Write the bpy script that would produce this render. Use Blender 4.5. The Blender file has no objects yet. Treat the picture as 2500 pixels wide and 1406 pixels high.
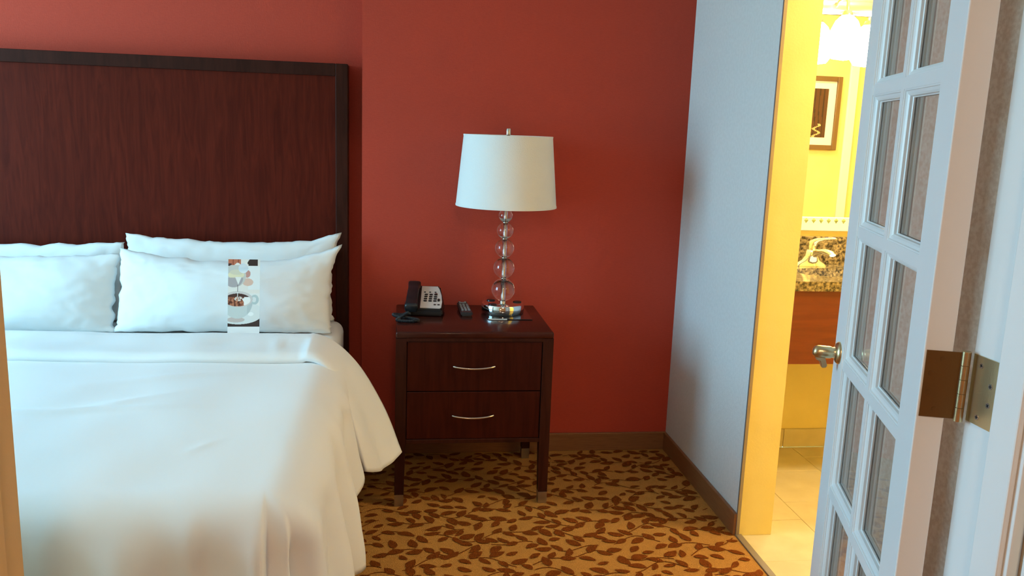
import bpy, bmesh, math, random
from mathutils import Vector, Matrix, noise
random.seed(7)
PI = math.pi
SC = bpy.context.scene
COL = SC.collection

# ---------------------------------------------------------------- camera
F_PX = 2050.0
YAW, PITCH, ROLL = 0.1381336, 0.1859119, -0.0360015
CAM_H = 1.5
def make_camera():
    fw = Vector((math.sin(YAW) * math.cos(PITCH), math.cos(YAW) * math.cos(PITCH), -math.sin(PITCH)))
    r0 = Vector((math.cos(YAW), -math.sin(YAW), 0))
    d0 = fw.cross(r0)
    r = r0 * math.cos(ROLL) + d0 * math.sin(ROLL)
    d = -r0 * math.sin(ROLL) + d0 * math.cos(ROLL)
    m = Matrix((( r.x, -d.x, -fw.x, 0), (r.y, -d.y, -fw.y, 0), (r.z, -d.z, -fw.z, CAM_H), (0, 0, 0, 1)))
    cd = bpy.data.cameras.new('camera'); cd.sensor_width = 36.0; cd.lens = F_PX / 2500 * 36
    cd.clip_start = 0.02
    o = bpy.data.objects.new('camera', cd); o.matrix_world = m
    COL.objects.link(o); SC.camera = o
make_camera()

# ---------------------------------------------------------------- light
SKY = (0.37, 0.765, 1.06); SKY_STRENGTH = 23.5
GROUND = (0.36, 0.62, 0.76)
BATH_LAMP = (1.0, 0.85, 0.55); BATH_STRENGTH = 80.0; BATH_CEIL_FILL = 125.0  # ceiling strength drives an added, unseen lamp
LIVING_FILL = (1.0, 0.74, 0.50); LIVING_STRENGTH = 100.0; FLOOR_FILL = 9.0  # warm fill for the added, unseen lamps behind the viewer
WIN = dict(x=-3.2, y0=1.75, y1=3.15, z0=0.70, z1=2.42)

w = bpy.data.worlds.new('World'); SC.world = w; w.use_nodes = True
nt = w.node_tree; nt.nodes.clear()
tc = nt.nodes.new('ShaderNodeTexCoord'); sx = nt.nodes.new('ShaderNodeSeparateXYZ')
cr = nt.nodes.new('ShaderNodeValToRGB'); bg = nt.nodes.new('ShaderNodeBackground'); wo = nt.nodes.new('ShaderNodeOutputWorld')
cr.color_ramp.elements[0].position = 0.48; cr.color_ramp.elements[0].color = (*GROUND, 1)
cr.color_ramp.elements[1].position = 0.52; cr.color_ramp.elements[1].color = (*SKY, 1)
ma = nt.nodes.new('ShaderNodeMath'); ma.operation = 'MULTIPLY_ADD'; ma.inputs[1].default_value = 0.5; ma.inputs[2].default_value = 0.5
nt.links.new(tc.outputs['Generated'], sx.inputs[0]); nt.links.new(sx.outputs['Z'], ma.inputs[0])
nt.links.new(ma.outputs[0], cr.inputs[0]); nt.links.new(cr.outputs[0], bg.inputs[0]); nt.links.new(bg.outputs[0], wo.inputs[0])
bg.inputs[1].default_value = SKY_STRENGTH

pl = bpy.data.lights.new('window_portal', 'AREA'); pl.shape = 'RECTANGLE'
pl.size = WIN['z1'] - WIN['z0']; pl.size_y = WIN['y1'] - WIN['y0']; pl.cycles.is_portal = True
po = bpy.data.objects.new('window_portal', pl); COL.objects.link(po)
po.location = (WIN['x'] - 0.02, (WIN['y0'] + WIN['y1']) / 2, (WIN['z0'] + WIN['z1']) / 2); po.rotation_euler = (0, -PI / 2, 0)

vs = SC.view_settings
vs.view_transform = 'Standard'; vs.look = 'None'; vs.exposure = 0.0; vs.gamma = 1.0; vs.use_curve_mapping = False

# ---------------------------------------------------------------- materials
MATS = {}
def srgb(r, g, b):
    f = lambda c: (c / 255 / 12.92) if c / 255 <= 0.04045 else ((c / 255 + 0.055) / 1.055) ** 2.4
    return (f(r), f(g), f(b))
def mat(name, col=(0.8, 0.8, 0.8), rough=0.5, metal=0.0, col2=None, scale=20, stretch=(1, 1, 1), bump=0.0, bscale=None,
        bstretch=None, emit=None, estr=0.0, coat=0.0, detail=3, sheen=0.0, contrast=(0.35, 0.65), spec=0.5, distort=0.0, trans=0.0, ior=1.45):
    m = bpy.data.materials.new(name); m.use_nodes = True
    n = m.node_tree; b = n.nodes['Principled BSDF']
    b.inputs['Base Color'].default_value = (*col, 1); b.inputs['Roughness'].default_value = rough; b.inputs['Metallic'].default_value = metal
    b.inputs['Specular IOR Level'].default_value = spec; b.inputs['Coat Weight'].default_value = coat; b.inputs['Sheen Weight'].default_value = sheen
    b.inputs['Transmission Weight'].default_value = trans; b.inputs['IOR'].default_value = ior
    if emit:
        b.inputs['Emission Color'].default_value = (*emit, 1); b.inputs['Emission Strength'].default_value = estr
    def tex(sc, st, det):
        t = n.nodes.new('ShaderNodeTexCoord'); mp = n.nodes.new('ShaderNodeMapping'); mp.inputs['Scale'].default_value = st
        tx = n.nodes.new('ShaderNodeTexNoise'); tx.inputs['Scale'].default_value = sc; tx.inputs['Detail'].default_value = det
        tx.inputs['Distortion'].default_value = distort
        n.links.new(t.outputs['Object'], mp.inputs[0]); n.links.new(mp.outputs[0], tx.inputs[0]); return tx
    if col2:
        tx = tex(scale, stretch, detail); r = n.nodes.new('ShaderNodeValToRGB')
        r.color_ramp.elements[0].position = contrast[0]; r.color_ramp.elements[1].position = contrast[1]
        r.color_ramp.elements[0].color = (*col, 1); r.color_ramp.elements[1].color = (*col2, 1)
        n.links.new(tx.outputs[0], r.inputs[0]); n.links.new(r.outputs[0], b.inputs['Base Color'])
    if bump:
        tx = tex(bscale or scale, bstretch or stretch, 3); bp = n.nodes.new('ShaderNodeBump'); bp.inputs['Strength'].default_value = bump
        bp.inputs['Distance'].default_value = 0.01
        n.links.new(tx.outputs[0], bp.inputs['Height']); n.links.new(bp.outputs[0], b.inputs['Normal'])
    MATS[name] = m; return m
def thin_glass(name, tint=(0.97, 0.98, 0.97)):
    m = bpy.data.materials.new(name); m.use_nodes = True; n = m.node_tree; n.nodes.clear()
    o = n.nodes.new('ShaderNodeOutputMaterial'); mx = n.nodes.new('ShaderNodeMixShader'); fr = n.nodes.new('ShaderNodeFresnel'); ge = n.nodes.new('ShaderNodeNewGeometry'); mi_ = n.nodes.new('ShaderNodeMapRange')
    mi_.inputs['To Min'].default_value = 1.45; mi_.inputs['To Max'].default_value = 1 / 1.45      # same reflectance from both sides of a thin sheet
    n.links.new(ge.outputs['Backfacing'], mi_.inputs['Value']); n.links.new(mi_.outputs[0], fr.inputs[0])
    tr = n.nodes.new('ShaderNodeBsdfTransparent'); tr.inputs[0].default_value = (*tint, 1)
    gl = n.nodes.new('ShaderNodeBsdfGlossy'); gl.inputs['Roughness'].default_value = 0.015
    n.links.new(fr.outputs[0], mx.inputs[0]); n.links.new(tr.outputs[0], mx.inputs[1]); n.links.new(gl.outputs[0], mx.inputs[2]); n.links.new(mx.outputs[0], o.inputs[0])
    MATS[name] = m; return m
def attr_mat(name, rough=0.35, coat=0.2):
    m = mat(name, rough=rough, coat=coat); n = m.node_tree
    a = n.nodes.new('ShaderNodeAttribute'); a.attribute_name = 'print'
    n.links.new(a.outputs['Color'], n.nodes['Principled BSDF'].inputs['Base Color']); return m

RED = mat('red_wallpaper', (0.47, 0.060, 0.035), 0.7, col2=(0.51, 0.067, 0.039), scale=60, stretch=(1, 1, 6), bump=0.12, bscale=420, bstretch=(1, 1, 0.35), contrast=(0.3, 0.7), spec=0.15)
WHITE_PAPER = mat('white_wallpaper', (0.66, 0.66, 0.65), 0.7, col2=(0.69, 0.69, 0.68), scale=70, stretch=(1, 1, 1), bump=0.12, bscale=160, contrast=(0.4, 0.6))
SPONGE = mat('warm_lit_sponged_wallpaper', (0.70, 0.50, 0.38), 0.75, col2=(0.80, 0.62, 0.50), scale=95, detail=4, bump=0.15, bscale=120, contrast=(0.38, 0.62))  # beige carries the warm light on the wall behind the door
CREAM = mat('cream_bathroom_paint', (0.87, 0.70, 0.25), 0.6, col2=(0.90, 0.73, 0.275), scale=6, bump=0.05, bscale=150)
CEIL = mat('ceiling_paint', (0.78, 0.76, 0.72), 0.9, bump=0.1, bscale=120)
BEIGE = mat('beige_wall_paint', (0.60, 0.48, 0.34), 0.8, col2=(0.64, 0.52, 0.37), scale=30, bump=0.1, bscale=120)
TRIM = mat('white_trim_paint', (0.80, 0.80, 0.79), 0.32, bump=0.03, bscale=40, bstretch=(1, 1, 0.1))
WARM_TINT = mat('warm_lit_jamb_paint', (0.88, 0.56, 0.24), 0.55, bump=0.04, bscale=120)  # warm light on the left jamb is put into this tan colour
CARPET = mat('carpet_pile', (0.54, 0.245, 0.056), 0.95, col2=(0.62, 0.290, 0.072), scale=170, bump=0.8, bscale=260, spec=0.03, detail=4)
LEAF = mat('carpet_leaf_yarn', (0.20, 0.046, 0.008), 0.95, col2=(0.26, 0.068, 0.012), scale=190, bump=0.8, bscale=260, spec=0.02)
OAK = mat('brown_baseboard_wood', (0.22, 0.085, 0.030), 0.45, col2=(0.27, 0.110, 0.040), scale=14, stretch=(1, 1, 14), bump=0.04, distort=1.0)
WOOD = mat('mahogany_veneer', (0.066, 0.0085, 0.0045), 0.42, col2=(0.110, 0.0145, 0.007), scale=7, stretch=(6, 6, 0.55), bump=0.05, bscale=30, bstretch=(6, 6, 0.3), coat=0.0, spec=0.08, distort=1.6, detail=6, contrast=(0.3, 0.72))
WOOD_DARK = mat('mahogany_frame', (0.030, 0.0080, 0.0050), 0.40, col2=(0.046, 0.012, 0.0075), scale=9, stretch=(5, 5, 0.6), bump=0.03, bscale=30, coat=0.0, spec=0.12, distort=1.0)
WOOD_TOP = mat('mahogany_top', (0.034, 0.0070, 0.0048), 0.20, col2=(0.050, 0.0105, 0.0065), scale=9, stretch=(0.6, 6, 1), bump=0.02, bscale=30, coat=0.07, spec=0.2, distort=1.0)
DRAWER = mat('mahogany_drawer', (0.030, 0.0050, 0.003), 0.36, col2=(0.048, 0.0080, 0.0045), scale=7, stretch=(6, 6, 0.5), bump=0.03, bscale=30, coat=0.0, spec=0.12, distort=1.4, detail=6)
GAP = mat('dark_recess', (0.006, 0.003, 0.002), 0.8)
STEEL = mat('brushed_steel', (0.45, 0.42, 0.38), 0.38, 1.0, bump=0.02, bscale=200, bstretch=(1, 1, 0.05))
NICKEL = mat('satin_nickel', (0.60, 0.56, 0.50), 0.25, 1.0)
CHROME = mat('chrome', (0.86, 0.87, 0.88), 0.04, 1.0)
BRASS = mat('satin_brass', (0.62, 0.50, 0.29), 0.30, 1.0, bump=0.03, bscale=300)
BRASS_SHADED = mat('shaded_brass', (0.22, 0.125, 0.045), 0.42, 1.0, bump=0.03, bscale=300)  # brass darkened to hold the shade on the door-side hinge leaf
LINEN = mat('white_cotton', (0.84, 0.84, 0.83), 0.85, bump=0.06, bscale=900, sheen=0.15, spec=0.2)
LINEN2 = mat('white_duvet_cotton', (0.83, 0.83, 0.825), 0.8, bump=0.05, bscale=700, sheen=0.15, spec=0.25)
BOXF = mat('grey_box_fabric', (0.20, 0.16, 0.13), 0.9, bump=0.2, bscale=300)
SHADE = mat('white_linen_shade', (0.90, 0.90, 0.87), 0.85, bump=0.25, bscale=260, bstretch=(1, 1, 1), sheen=0.2, spec=0.2)
_n = SHADE.node_tree; _tr = _n.nodes.new('ShaderNodeBsdfTranslucent'); _tr.inputs[0].default_value = (0.85, 0.82, 0.72, 1)
_mx = _n.nodes.new('ShaderNodeMixShader'); _mx.inputs[0].default_value = 0.14
_n.links.new(_n.nodes['Principled BSDF'].outputs[0], _mx.inputs[1]); _n.links.new(_tr.outputs[0], _mx.inputs[2]); _n.links.new(_mx.outputs[0], _n.nodes['Material Output'].inputs[0])
GLASS = mat('clear_crystal', (1, 1, 1), 0.0, trans=1.0, ior=1.49)
PANE = thin_glass('clear_window_glass')
BLACK = mat('black_plastic', (0.010, 0.011, 0.013), 0.34, spec=0.5)
RUBBER = mat('black_cord_plastic', (0.012, 0.015, 0.019), 0.40)
PLATE = mat('pale_faceplate', (0.62, 0.55, 0.52), 0.45)
KEY = mat('dark_phone_key', (0.020, 0.016, 0.016), 0.5)
REDKEY = mat('red_message_light', (0.20, 0.05, 0.04), 0.4)
REMOTE = mat('charcoal_remote_plastic', (0.035, 0.040, 0.045), 0.35)
RKEY = mat('grey_remote_button', (0.30, 0.33, 0.34), 0.5)
CARDD = mat('dark_glossy_card', (0.020, 0.012, 0.011), 0.08, coat=0.5)
CARDW = mat('white_card_stock', (0.75, 0.74, 0.72), 0.5)
PRINT = attr_mat('printed_card')
PRINT2 = attr_mat('printed_picture', 0.5, 0.0)
GRANITE = mat('brown_granite', (0.030, 0.022, 0.012), 0.14, col2=(0.40, 0.30, 0.15), scale=75, detail=5, contrast=(0.38, 0.66), coat=0.3)
CHERRY = mat('cherry_apron_wood', (0.125, 0.019, 0.0035), 0.4, col2=(0.165, 0.028, 0.005), scale=6, stretch=(0.6, 4, 7), distort=1.0, coat=0.1)
TILE = mat('cream_stone_tile', (0.66, 0.55, 0.30), 0.35, col2=(0.73, 0.62, 0.36), scale=9, detail=5)
GROUT = mat('grout', (0.42, 0.35, 0.23), 0.9)
PORC = mat('white_porcelain', (0.90, 0.90, 0.88), 0.08, coat=0.5)
MIRROR = mat('silver_mirror', (0.93, 0.94, 0.93), 0.005, 1.0)
MFRAME = mat('white_mirror_frame', (0.85, 0.84, 0.80), 0.25)
GEM = mat('green_glass_bead', (0.30, 0.36, 0.10), 0.15, coat=0.5)
GOLDF = mat('bronze_picture_frame', (0.20, 0.12, 0.045), 0.4, 0.4)
MATB = mat('white_picture_mat', (0.86, 0.84, 0.78), 0.8)
BLAMP = mat('lit_frosted_glass', (0.9, 0.85, 0.75), 0.5, emit=BATH_LAMP, estr=BATH_STRENGTH)
BCEIL_FILL = mat('added_bathroom_bowl_light', (0.9, 0.85, 0.75), 0.5, emit=BATH_LAMP, estr=BATH_CEIL_FILL)
FLAMP_FILL = mat('added_fabric_shade_light', (0.9, 0.85, 0.75), 0.7, emit=LIVING_FILL, estr=FLOOR_FILL)
LLAMP_FILL = mat('added_ceiling_bowl_light', (0.9, 0.85, 0.75), 0.5, emit=LIVING_FILL, estr=LIVING_STRENGTH)
STRIP = mat('grey_threshold_metal', (0.32, 0.27, 0.22), 0.45, 0.6)

# ---------------------------------------------------------------- helpers
def root_matrix(p):
    while p.parent: p = p.parent
    return p.matrix_basis.copy()
def part(name, bm, material, parent=None, smooth=None, local=False):
    me = bpy.data.meshes.new(name); bm.normal_update()
    if parent is not None and not local: bm.transform(root_matrix(parent).inverted())
    bm.to_mesh(me); bm.free()
    for m in (material if isinstance(material, (list, tuple)) else [material]): me.materials.append(m)
    if smooth is not None:
        for p in me.polygons: p.use_smooth = True
        if smooth < 180: me.set_sharp_from_angle(angle=math.radians(smooth))
    o = bpy.data.objects.new(name, me); COL.objects.link(o)
    if parent is not None: o.parent = parent
    return o
def tag(o, label=None, cat=None, group=None, kind=None):
    for k, v in (('label', label), ('category', cat), ('group', group), ('kind', kind)):
        if v: o[k] = v
    return o
def thing(name, label, cat, loc=(0, 0, 0), rot=(0, 0, 0), group=None, kind=None):
    o = bpy.data.objects.new(name, None); COL.objects.link(o); o.empty_display_size = 0.1
    o.matrix_basis = Matrix.Translation(loc) @ Matrix.Rotation(rot[2], 4, 'Z') @ Matrix.Rotation(rot[1], 4, 'Y') @ Matrix.Rotation(rot[0], 4, 'X')
    return tag(o, label, cat, group, kind)
def B(): return bmesh.new()
def box(bm, x0, x1, y0, y1, z0, z1, bev=0.0, seg=2):
    t = bmesh.new(); bmesh.ops.create_cube(t, size=1)
    for v in t.verts: v.co = Vector(((x0 + x1) / 2 + v.co.x * (x1 - x0), (y0 + y1) / 2 + v.co.y * (y1 - y0), (z0 + z1) / 2 + v.co.z * (z1 - z0)))
    if bev: bmesh.ops.bevel(t, geom=t.edges[:], offset=bev, segments=seg, affect='EDGES', profile=0.5)
    merge(bm, t); return bm
def merge(bm, t):
    me = bpy.data.meshes.new('tmp'); t.to_mesh(me); t.free(); bm.from_mesh(me); bpy.data.meshes.remove(me)
def xbox(*a, bev=0.0, seg=2): return box(B(), *a, bev=bev, seg=seg)
def hexa(bm, pts, bev=0.0):
    """8 points: bottom four (ccw from above), top four."""
    t = bmesh.new(); v = [t.verts.new(p) for p in pts]
    for f in ((3, 2, 1, 0), (4, 5, 6, 7), (0, 1, 5, 4), (1, 2, 6, 5), (2, 3, 7, 6), (3, 0, 4, 7)): t.faces.new([v[i] for i in f])
    if bev: bmesh.ops.bevel(t, geom=t.edges[:], offset=bev, segments=2, affect='EDGES')
    merge(bm, t); return bm
def lathe(bm, prof, c=(0, 0, 0), n=48, axis='Z', closed=False):
    rings = []
    for r, z in prof:
        ring = []
        for k in range(n):
            a = 2 * PI * k / n
            p = {'Z': (r * math.cos(a), r * math.sin(a), z), 'Y': (r * math.cos(a), -z, r * math.sin(a)), 'X': (z, r * math.cos(a), r * math.sin(a))}[axis]
            ring.append(bm.verts.new(Vector(c) + Vector(p)) if r > 1e-6 or k == 0 else ring[0])
        rings.append(ring)
    pairs = list(zip(rings, rings[1:])) + ([(rings[-1], rings[0])] if closed else [])
    for A, C in pairs:
        for k in range(n):
            q = []
            for v in (A[k], A[(k + 1) % n], C[(k + 1) % n], C[k]):
                if v not in q: q.append(v)
            if len(q) > 2: bm.faces.new(q)
    bmesh.ops.recalc_face_normals(bm, faces=bm.faces[:]); return bm
def sphere(bm, c, r, n=32):
    return lathe(bm, [(r * math.sin(PI * k / (n // 2)), -r * math.cos(PI * k / (n // 2))) for k in range(n // 2 + 1)], c, n)
def tube(bm, pts, r, n=10, cap=True, taper=None):
    pts = [Vector(p) for p in pts]; rings = []; up = None
    for i, p in enumerate(pts):
        d = (pts[min(i + 1, len(pts) - 1)] - pts[max(i - 1, 0)]).normalized()
        if up is None: up = d.orthogonal().normalized()
        up = (up - d * up.dot(d)).normalized(); s = d.cross(up)
        rr = r if taper is None else r * taper(i / (len(pts) - 1))
        rings.append([bm.verts.new(p + (up * math.cos(2 * PI * k / n) + s * math.sin(2 * PI * k / n)) * rr) for k in range(n)])
    for a, b in zip(rings, rings[1:]):
        for k in range(n): bm.faces.new((a[k], a[(k + 1) % n], b[(k + 1) % n], b[k]))
    if cap: bm.faces.new(rings[0][::-1]); bm.faces.new(rings[-1])
    return bm
def prism(bm, poly, h0, h1, plane='XY', bev=0.0):
    """extrude a 2-D outline between h0 and h1 along the axis normal to plane"""
    t = bmesh.new()
    mp = {'XY': lambda a, b, h: (a, b, h), 'XZ': lambda a, b, h: (a, h, b), 'YZ': lambda a, b, h: (h, a, b)}[plane]
    A = [t.verts.new(mp(a, b, h0)) for a, b in poly]; C = [t.verts.new(mp(a, b, h1)) for a, b in poly]; n = len(poly)
    t.faces.new(A); t.faces.new(C[::-1])
    for k in range(n): t.faces.new((A[k], C[k], C[(k + 1) % n], A[(k + 1) % n]))
    bmesh.ops.recalc_face_normals(t, faces=t.faces[:])
    if bev: bmesh.ops.bevel(t, geom=[e for e in t.edges], offset=bev, segments=2, affect='EDGES')
    merge(bm, t); return bm
def bez(p0, p1, p2, p3, t):
    s = 1 - t; return p0 * s ** 3 + p1 * 3 * s * s * t + p2 * 3 * s * t * t + p3 * t ** 3
def lerp(a, b, t): return a + (b - a) * t
def sstep(a, b, x):
    t = min(1, max(0, (x - a) / (b - a))); return t * t * (3 - 2 * t)
def nz(x, y, z=0.0): return noise.noise(Vector((x, y, z)))
def struct(name, bm, m, label, smooth=None): return tag(part(name, bm, m, None, smooth), label, None, None, 'structure')
def mat_by_normal(o, fn):
    for p in o.data.polygons: p.material_index = fn(p.normal, p.center)
def copy_part(o, parent, loc=None):
    c = o.copy(); COL.objects.link(c); c.parent = parent
    if loc is not None: c.location = loc
    return c

# ---------------------------------------------------------------- room shell
YW, XR, XL, YP, CH = 3.747, 1.30, -3.2, 1.20, 2.6
OPX0, OPX1 = -0.533, 0.925          # doorway clear opening
BX1, BY0 = 3.45, 1.75               # bathroom extents
BO0, BO1, WT = 2.14, 2.85, 0.14     # bathroom opening in the right wall, wall thickness
ALC = -0.158                        # where the headboard recess begins
REC = 0.09

floor = struct('floor', xbox(XL, XR + 0.003, -3.2, YW + REC, -0.05, 0.0), CARPET, 'tan carpet with a brown leaf and vine pattern')
def carpet_leaves():
    """leaf sprigs woven in the carpet; dense rows of wandering stems with alternating leaves"""
    bm = B(); rnd = random.Random(11); placed = {}
    def free(x, y, d):
        i, j = int(x // 0.05), int(y // 0.05)
        for a in range(i - 2, i + 3):
            for b in range(j - 2, j + 3):
                for (px, py) in placed.get((a, b), ()):
                    if (px - x) ** 2 + (py - y) ** 2 < d * d: return False
        return True
    def leaf(cx, cy, ang, L, W):
        if not (XL + 0.05 < cx < XR - 0.03 and YP + 0.05 < cy < YW - 0.03): return
        placed.setdefault((int(cx // 0.05), int(cy // 0.05)), []).append((cx, cy))
        c, s = math.cos(ang), math.sin(ang); top = []; bot = []; N = 7; bend = rnd.uniform(-0.12, 0.12)
        for k in range(N + 1):
            t = k / N; x = (t - 0.5) * L; h = W / 2 * (math.sin(PI * t ** 0.85) ** 0.8) * (1 + rnd.uniform(-0.07, 0.07)); off = bend * L * (4 * (t - .5) ** 2)
            top.append((x, off + h)); bot.append((x, off - h))
        ring = top + bot[-2:0:-1]; zl = 0.0020 + rnd.uniform(0, 0.0012)
        vs_ = [bm.verts.new((cx + a * c - b * s, cy + a * s + b * c, zl)) for a, b in ring]
        f = bm.faces.new(vs_)
        if f.normal.z < 0: f.normal_flip()
    def stem(pts, wd):
        for (x0, y0), (x1, y1) in zip(pts, pts[1:]):
            if not (XL < x0 < XR - .02 and YP < y0 < YW - .02 and x1 < XR - .02 and y1 < YW - .02): continue
            d = Vector((x1 - x0, y1 - y0, 0)); n_ = Vector((-d.y, d.x, 0)).normalized() * wd / 2; e = d * 0.05
            bm.faces.new([bm.verts.new(Vector((x, y, 0.0016)) + q) for x, y, q in ((x0, y0, -n_ - e), (x1, y1, -n_ + e), (x1, y1, n_ + e), (x0, y0, n_ - e))])
    y = YP - 0.05; row = 0
    while y < YW + 0.1:
        x = XL + rnd.uniform(0, 0.2); side = 1; pts = []; ph = rnd.uniform(0, 6.28); nextleaf = 0
        while x < XR:
            yy = y + 0.035 * math.sin(x * 13 + ph) + 0.018 * math.sin(x * 31 + ph * 2)
            pts.append((x, yy))
            sl = math.atan(0.035 * 13 * math.cos(x * 13 + ph))
            if x > nextleaf:
                side = -side; L = rnd.uniform(0.050, 0.074); ang = sl + side * rnd.uniform(0.35, 1.0) + (PI if row % 2 else 0)
                dx, dy = math.cos(ang), math.sin(ang); cx, cy = x + dx * L * 0.62, yy + dy * L * 0.62
                if free(cx, cy, 0.036): leaf(cx, cy, ang, L, L * rnd.uniform(0.40, 0.56))
                nextleaf = x + rnd.uniform(0.022, 0.036)
            x += 0.012
        # broken stems: sprigs rather than one line
        k = 0
        while k < len(pts):
            n_ = rnd.randint(8, 18); stem(pts[k:k + n_], 0.0042); k += n_ + rnd.randint(2, 6)
        y += 0.098; row += 1
    for _ in range(26000):
        x, yy = rnd.uniform(XL, XR), rnd.uniform(YP, YW)
        if free(x, yy, 0.050):
            L = rnd.uniform(0.042, 0.062); leaf(x, yy, rnd.uniform(-0.9, 0.9) + rnd.choice((0, PI)), L, L * rnd.uniform(0.40, 0.55))
    for f in bm.faces:
        if f.normal.z < 0: f.normal_flip()
    bm.normal_update()
    for f in bm.faces:
        if f.normal.z < 0: f.normal_flip()
    return bm
lp = part('leaf_pattern', carpet_leaves(), LEAF, floor); lp['kind'] = 'stuff'

struct('ceiling', xbox(XL - 0.2, BX1 + 0.2, -3.4, YW + 0.3, CH, CH + 0.1), CEIL, 'off white painted ceiling above the bedroom')
o = struct('wall_back', xbox(ALC, XR + WT, YW, YW + 0.2, 0, CH), RED, 'red wallpapered wall behind the nightstand and lamp')
struct('wall_headboard', xbox(XL, ALC + 0.002, YW + REC, YW + 0.2, 0, CH), RED, 'recessed red wallpapered wall behind the tall headboard')
# left wall with the window opening
bm = B(); X0 = XL - 0.18
box(bm, X0, XL, -3.3, WIN['y0'], 0, CH); box(bm, X0, XL, WIN['y1'], YW + 0.2, 0, CH)
box(bm, X0, XL, WIN['y0'], WIN['y1'], 0, WIN['z0']); box(bm, X0, XL, WIN['y0'], WIN['y1'], WIN['z1'], CH)
struct('wall_left', bm, WHITE_PAPER, 'pale wall on the window side of the bed')
wn = thing('window_1', 'white framed window beside the bed', None, (XL - 0.1, (WIN['y0'] + WIN['y1']) / 2, WIN['z0']), kind='structure')
y0, y1, z0, z1 = WIN['y0'], WIN['y1'], WIN['z0'], WIN['z1']; ym = (y0 + y1) / 2
for a in ((y0, y0 + 0.045, z0, z1), (y1 - 0.045, y1, z0, z1), (y0 + .045, y1 - .045, z0, z0 + 0.045), (y0 + .045, y1 - .045, z1 - 0.045, z1), (ym - 0.025, ym + 0.025, z0 + .045, z1 - .045)):
    part('window_frame', xbox(XL - 0.12, XL - 0.07, *a, bev=0.004), TRIM, wn)
for a in ((y0 + .045, ym - .025), (ym + .025, y1 - .045)):
    part('window_pane', xbox(XL - 0.097, XL - 0.093, a[0], a[1], z0 + .045, z1 - .045), PANE, wn)
# right wall with the bathroom opening
bm = B()
box(bm, XR, XR + WT, BO1, YW, 0, CH); box(bm, XR, XR + WT, BO0, BO1, 2.12, CH)
o = struct('wall_right', bm, [WHITE_PAPER, CREAM], 'white textured wall ending at the lit bathroom opening')
mat_by_normal(o, lambda n, c: 0 if n.x < -0.5 else 1)
o = struct('wall_right_near', xbox(XR, XR + WT, YP, BO0, 0, CH), [SPONGE, CREAM], 'sponge textured wall behind the glazed door, warm light painted into its beige')
mat_by_normal(o, lambda n, c: 0 if n.x < -0.5 else 1)
# partition with the doorway the camera looks through
bm = B()
box(bm, XL, OPX0 - 0.02, 1.05, YP, 0, CH); box(bm, OPX1 + 0.02, BX1, 1.05, YP, 0, CH); box(bm, OPX0 - 0.02, OPX1 + 0.02, 1.05, YP, 2.09, CH)
struct('wall_front', bm, BEIGE, 'beige wall holding the double doorway in the foreground')
# bathroom shell
bm = B(); box(bm, XR + WT, BX1 + 0.15, YW, YW + 0.2, 0, CH); struct('wall_bathroom_back', bm, CREAM, 'cream bathroom wall behind the vanity')
struct('wall_bathroom_right', xbox(BX1, BX1 + 0.15, 1.05, YW, 0, CH), CREAM, 'cream bathroom side wall at the end of the vanity')
struct('wall_bathroom_front', xbox(XR + WT, BX1, BY0 - 0.12, BY0, 0, CH), CREAM, 'cream bathroom wall seen in the mirror')
# living room shell
struct('wall_living_back', xbox(XL, BX1, -3.3, -3.2, 0, CH), BEIGE, 'beige wall behind the viewer')
struct('wall_living_right', xbox(BX1, BX1 + 0.1, -3.3, 1.05, 0, CH), BEIGE, 'beige side wall of the sitting room')
struct('floor_living', xbox(XR, BX1 + .1, -3.2, BY0 - .1, -0.05, 0.0), CARPET, 'tan carpet in the sitting room')
# baseboards
struct('baseboard_back', xbox(ALC, XR, YW - 0.014, YW, 0, 0.088, bev=0.003), OAK, 'brown wooden baseboard along the red wall')
struct('baseboard_right', xbox(XR - 0.014, XR, BO1 - 0.0, YW - 0.014, 0, 0.088, bev=0.003), OAK, 'brown wooden baseboard along the white wall')
struct('baseboard_right_near', xbox(XR - 0.014, XR, YP, BO0, 0, 0.088, bev=0.003), OAK, 'brown wooden baseboard behind the glazed door')
struct('baseboard_left', xbox(XL, XL + 0.014, YP, YW + REC, 0, 0.088, bev=0.003), OAK, 'brown wooden baseboard under the window')
struct('trim_1', xbox(XR - 0.006, XR + 0.02, BO0, BO1, 0, 0.006, bev=0.002), STRIP, 'grey metal threshold strip between carpet and tile')
struct('trim_2', xbox(XR - 0.004, XR + 0.008, BO1 - 0.006, BO1 + 0.004, 0.0, 2.12), STRIP, 'thin grey corner bead on the white wall end')
# door jambs of the doorway in the foreground
def jamb(xa, s, M):
    """s = +1: jamb face looks toward +x (left jamb), -1 right jamb"""
    bm = B(); f = lambda a, b: (min(a, b), max(a, b))
    t = thing('trim_jamb', None, None, kind='structure')
    part('jamb_board', xbox(*f(xa, xa - s * 0.02), 1.066, YP + 0.004, 0, 2.08, bev=0.002), M, t)
    part('door_stop', xbox(*f(xa, xa + s * 0.011), 1.075, 1.133, 0, 2.08, bev=0.003), M, t)
    part('casing', xbox(*f(xa - s * 0.008, xa - s * 0.09), 1.030, 1.05, 0, 2.15, bev=0.004), M, t)
    part('casing', xbox(*f(xa - s * 0.012, xa - s * 0.09), YP, YP + 0.018, 0, 2.15, bev=0.004), M, t)
    return t
t = jamb(OPX1, -1, TRIM); t.name = 'trim_3'; t['label'] = 'white door jamb carrying the brass hinge leaf'
t = jamb(OPX0, +1, WARM_TINT); t.name = 'trim_4'; t['label'] = 'door jamb at the far left edge of the view, warm light painted in as tan'
struct('trim_5', xbox(OPX0 - 0.02, OPX1 + 0.02, 1.066, YP, 2.08, 2.10), TRIM, 'white head jamb over the doorway')

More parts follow.
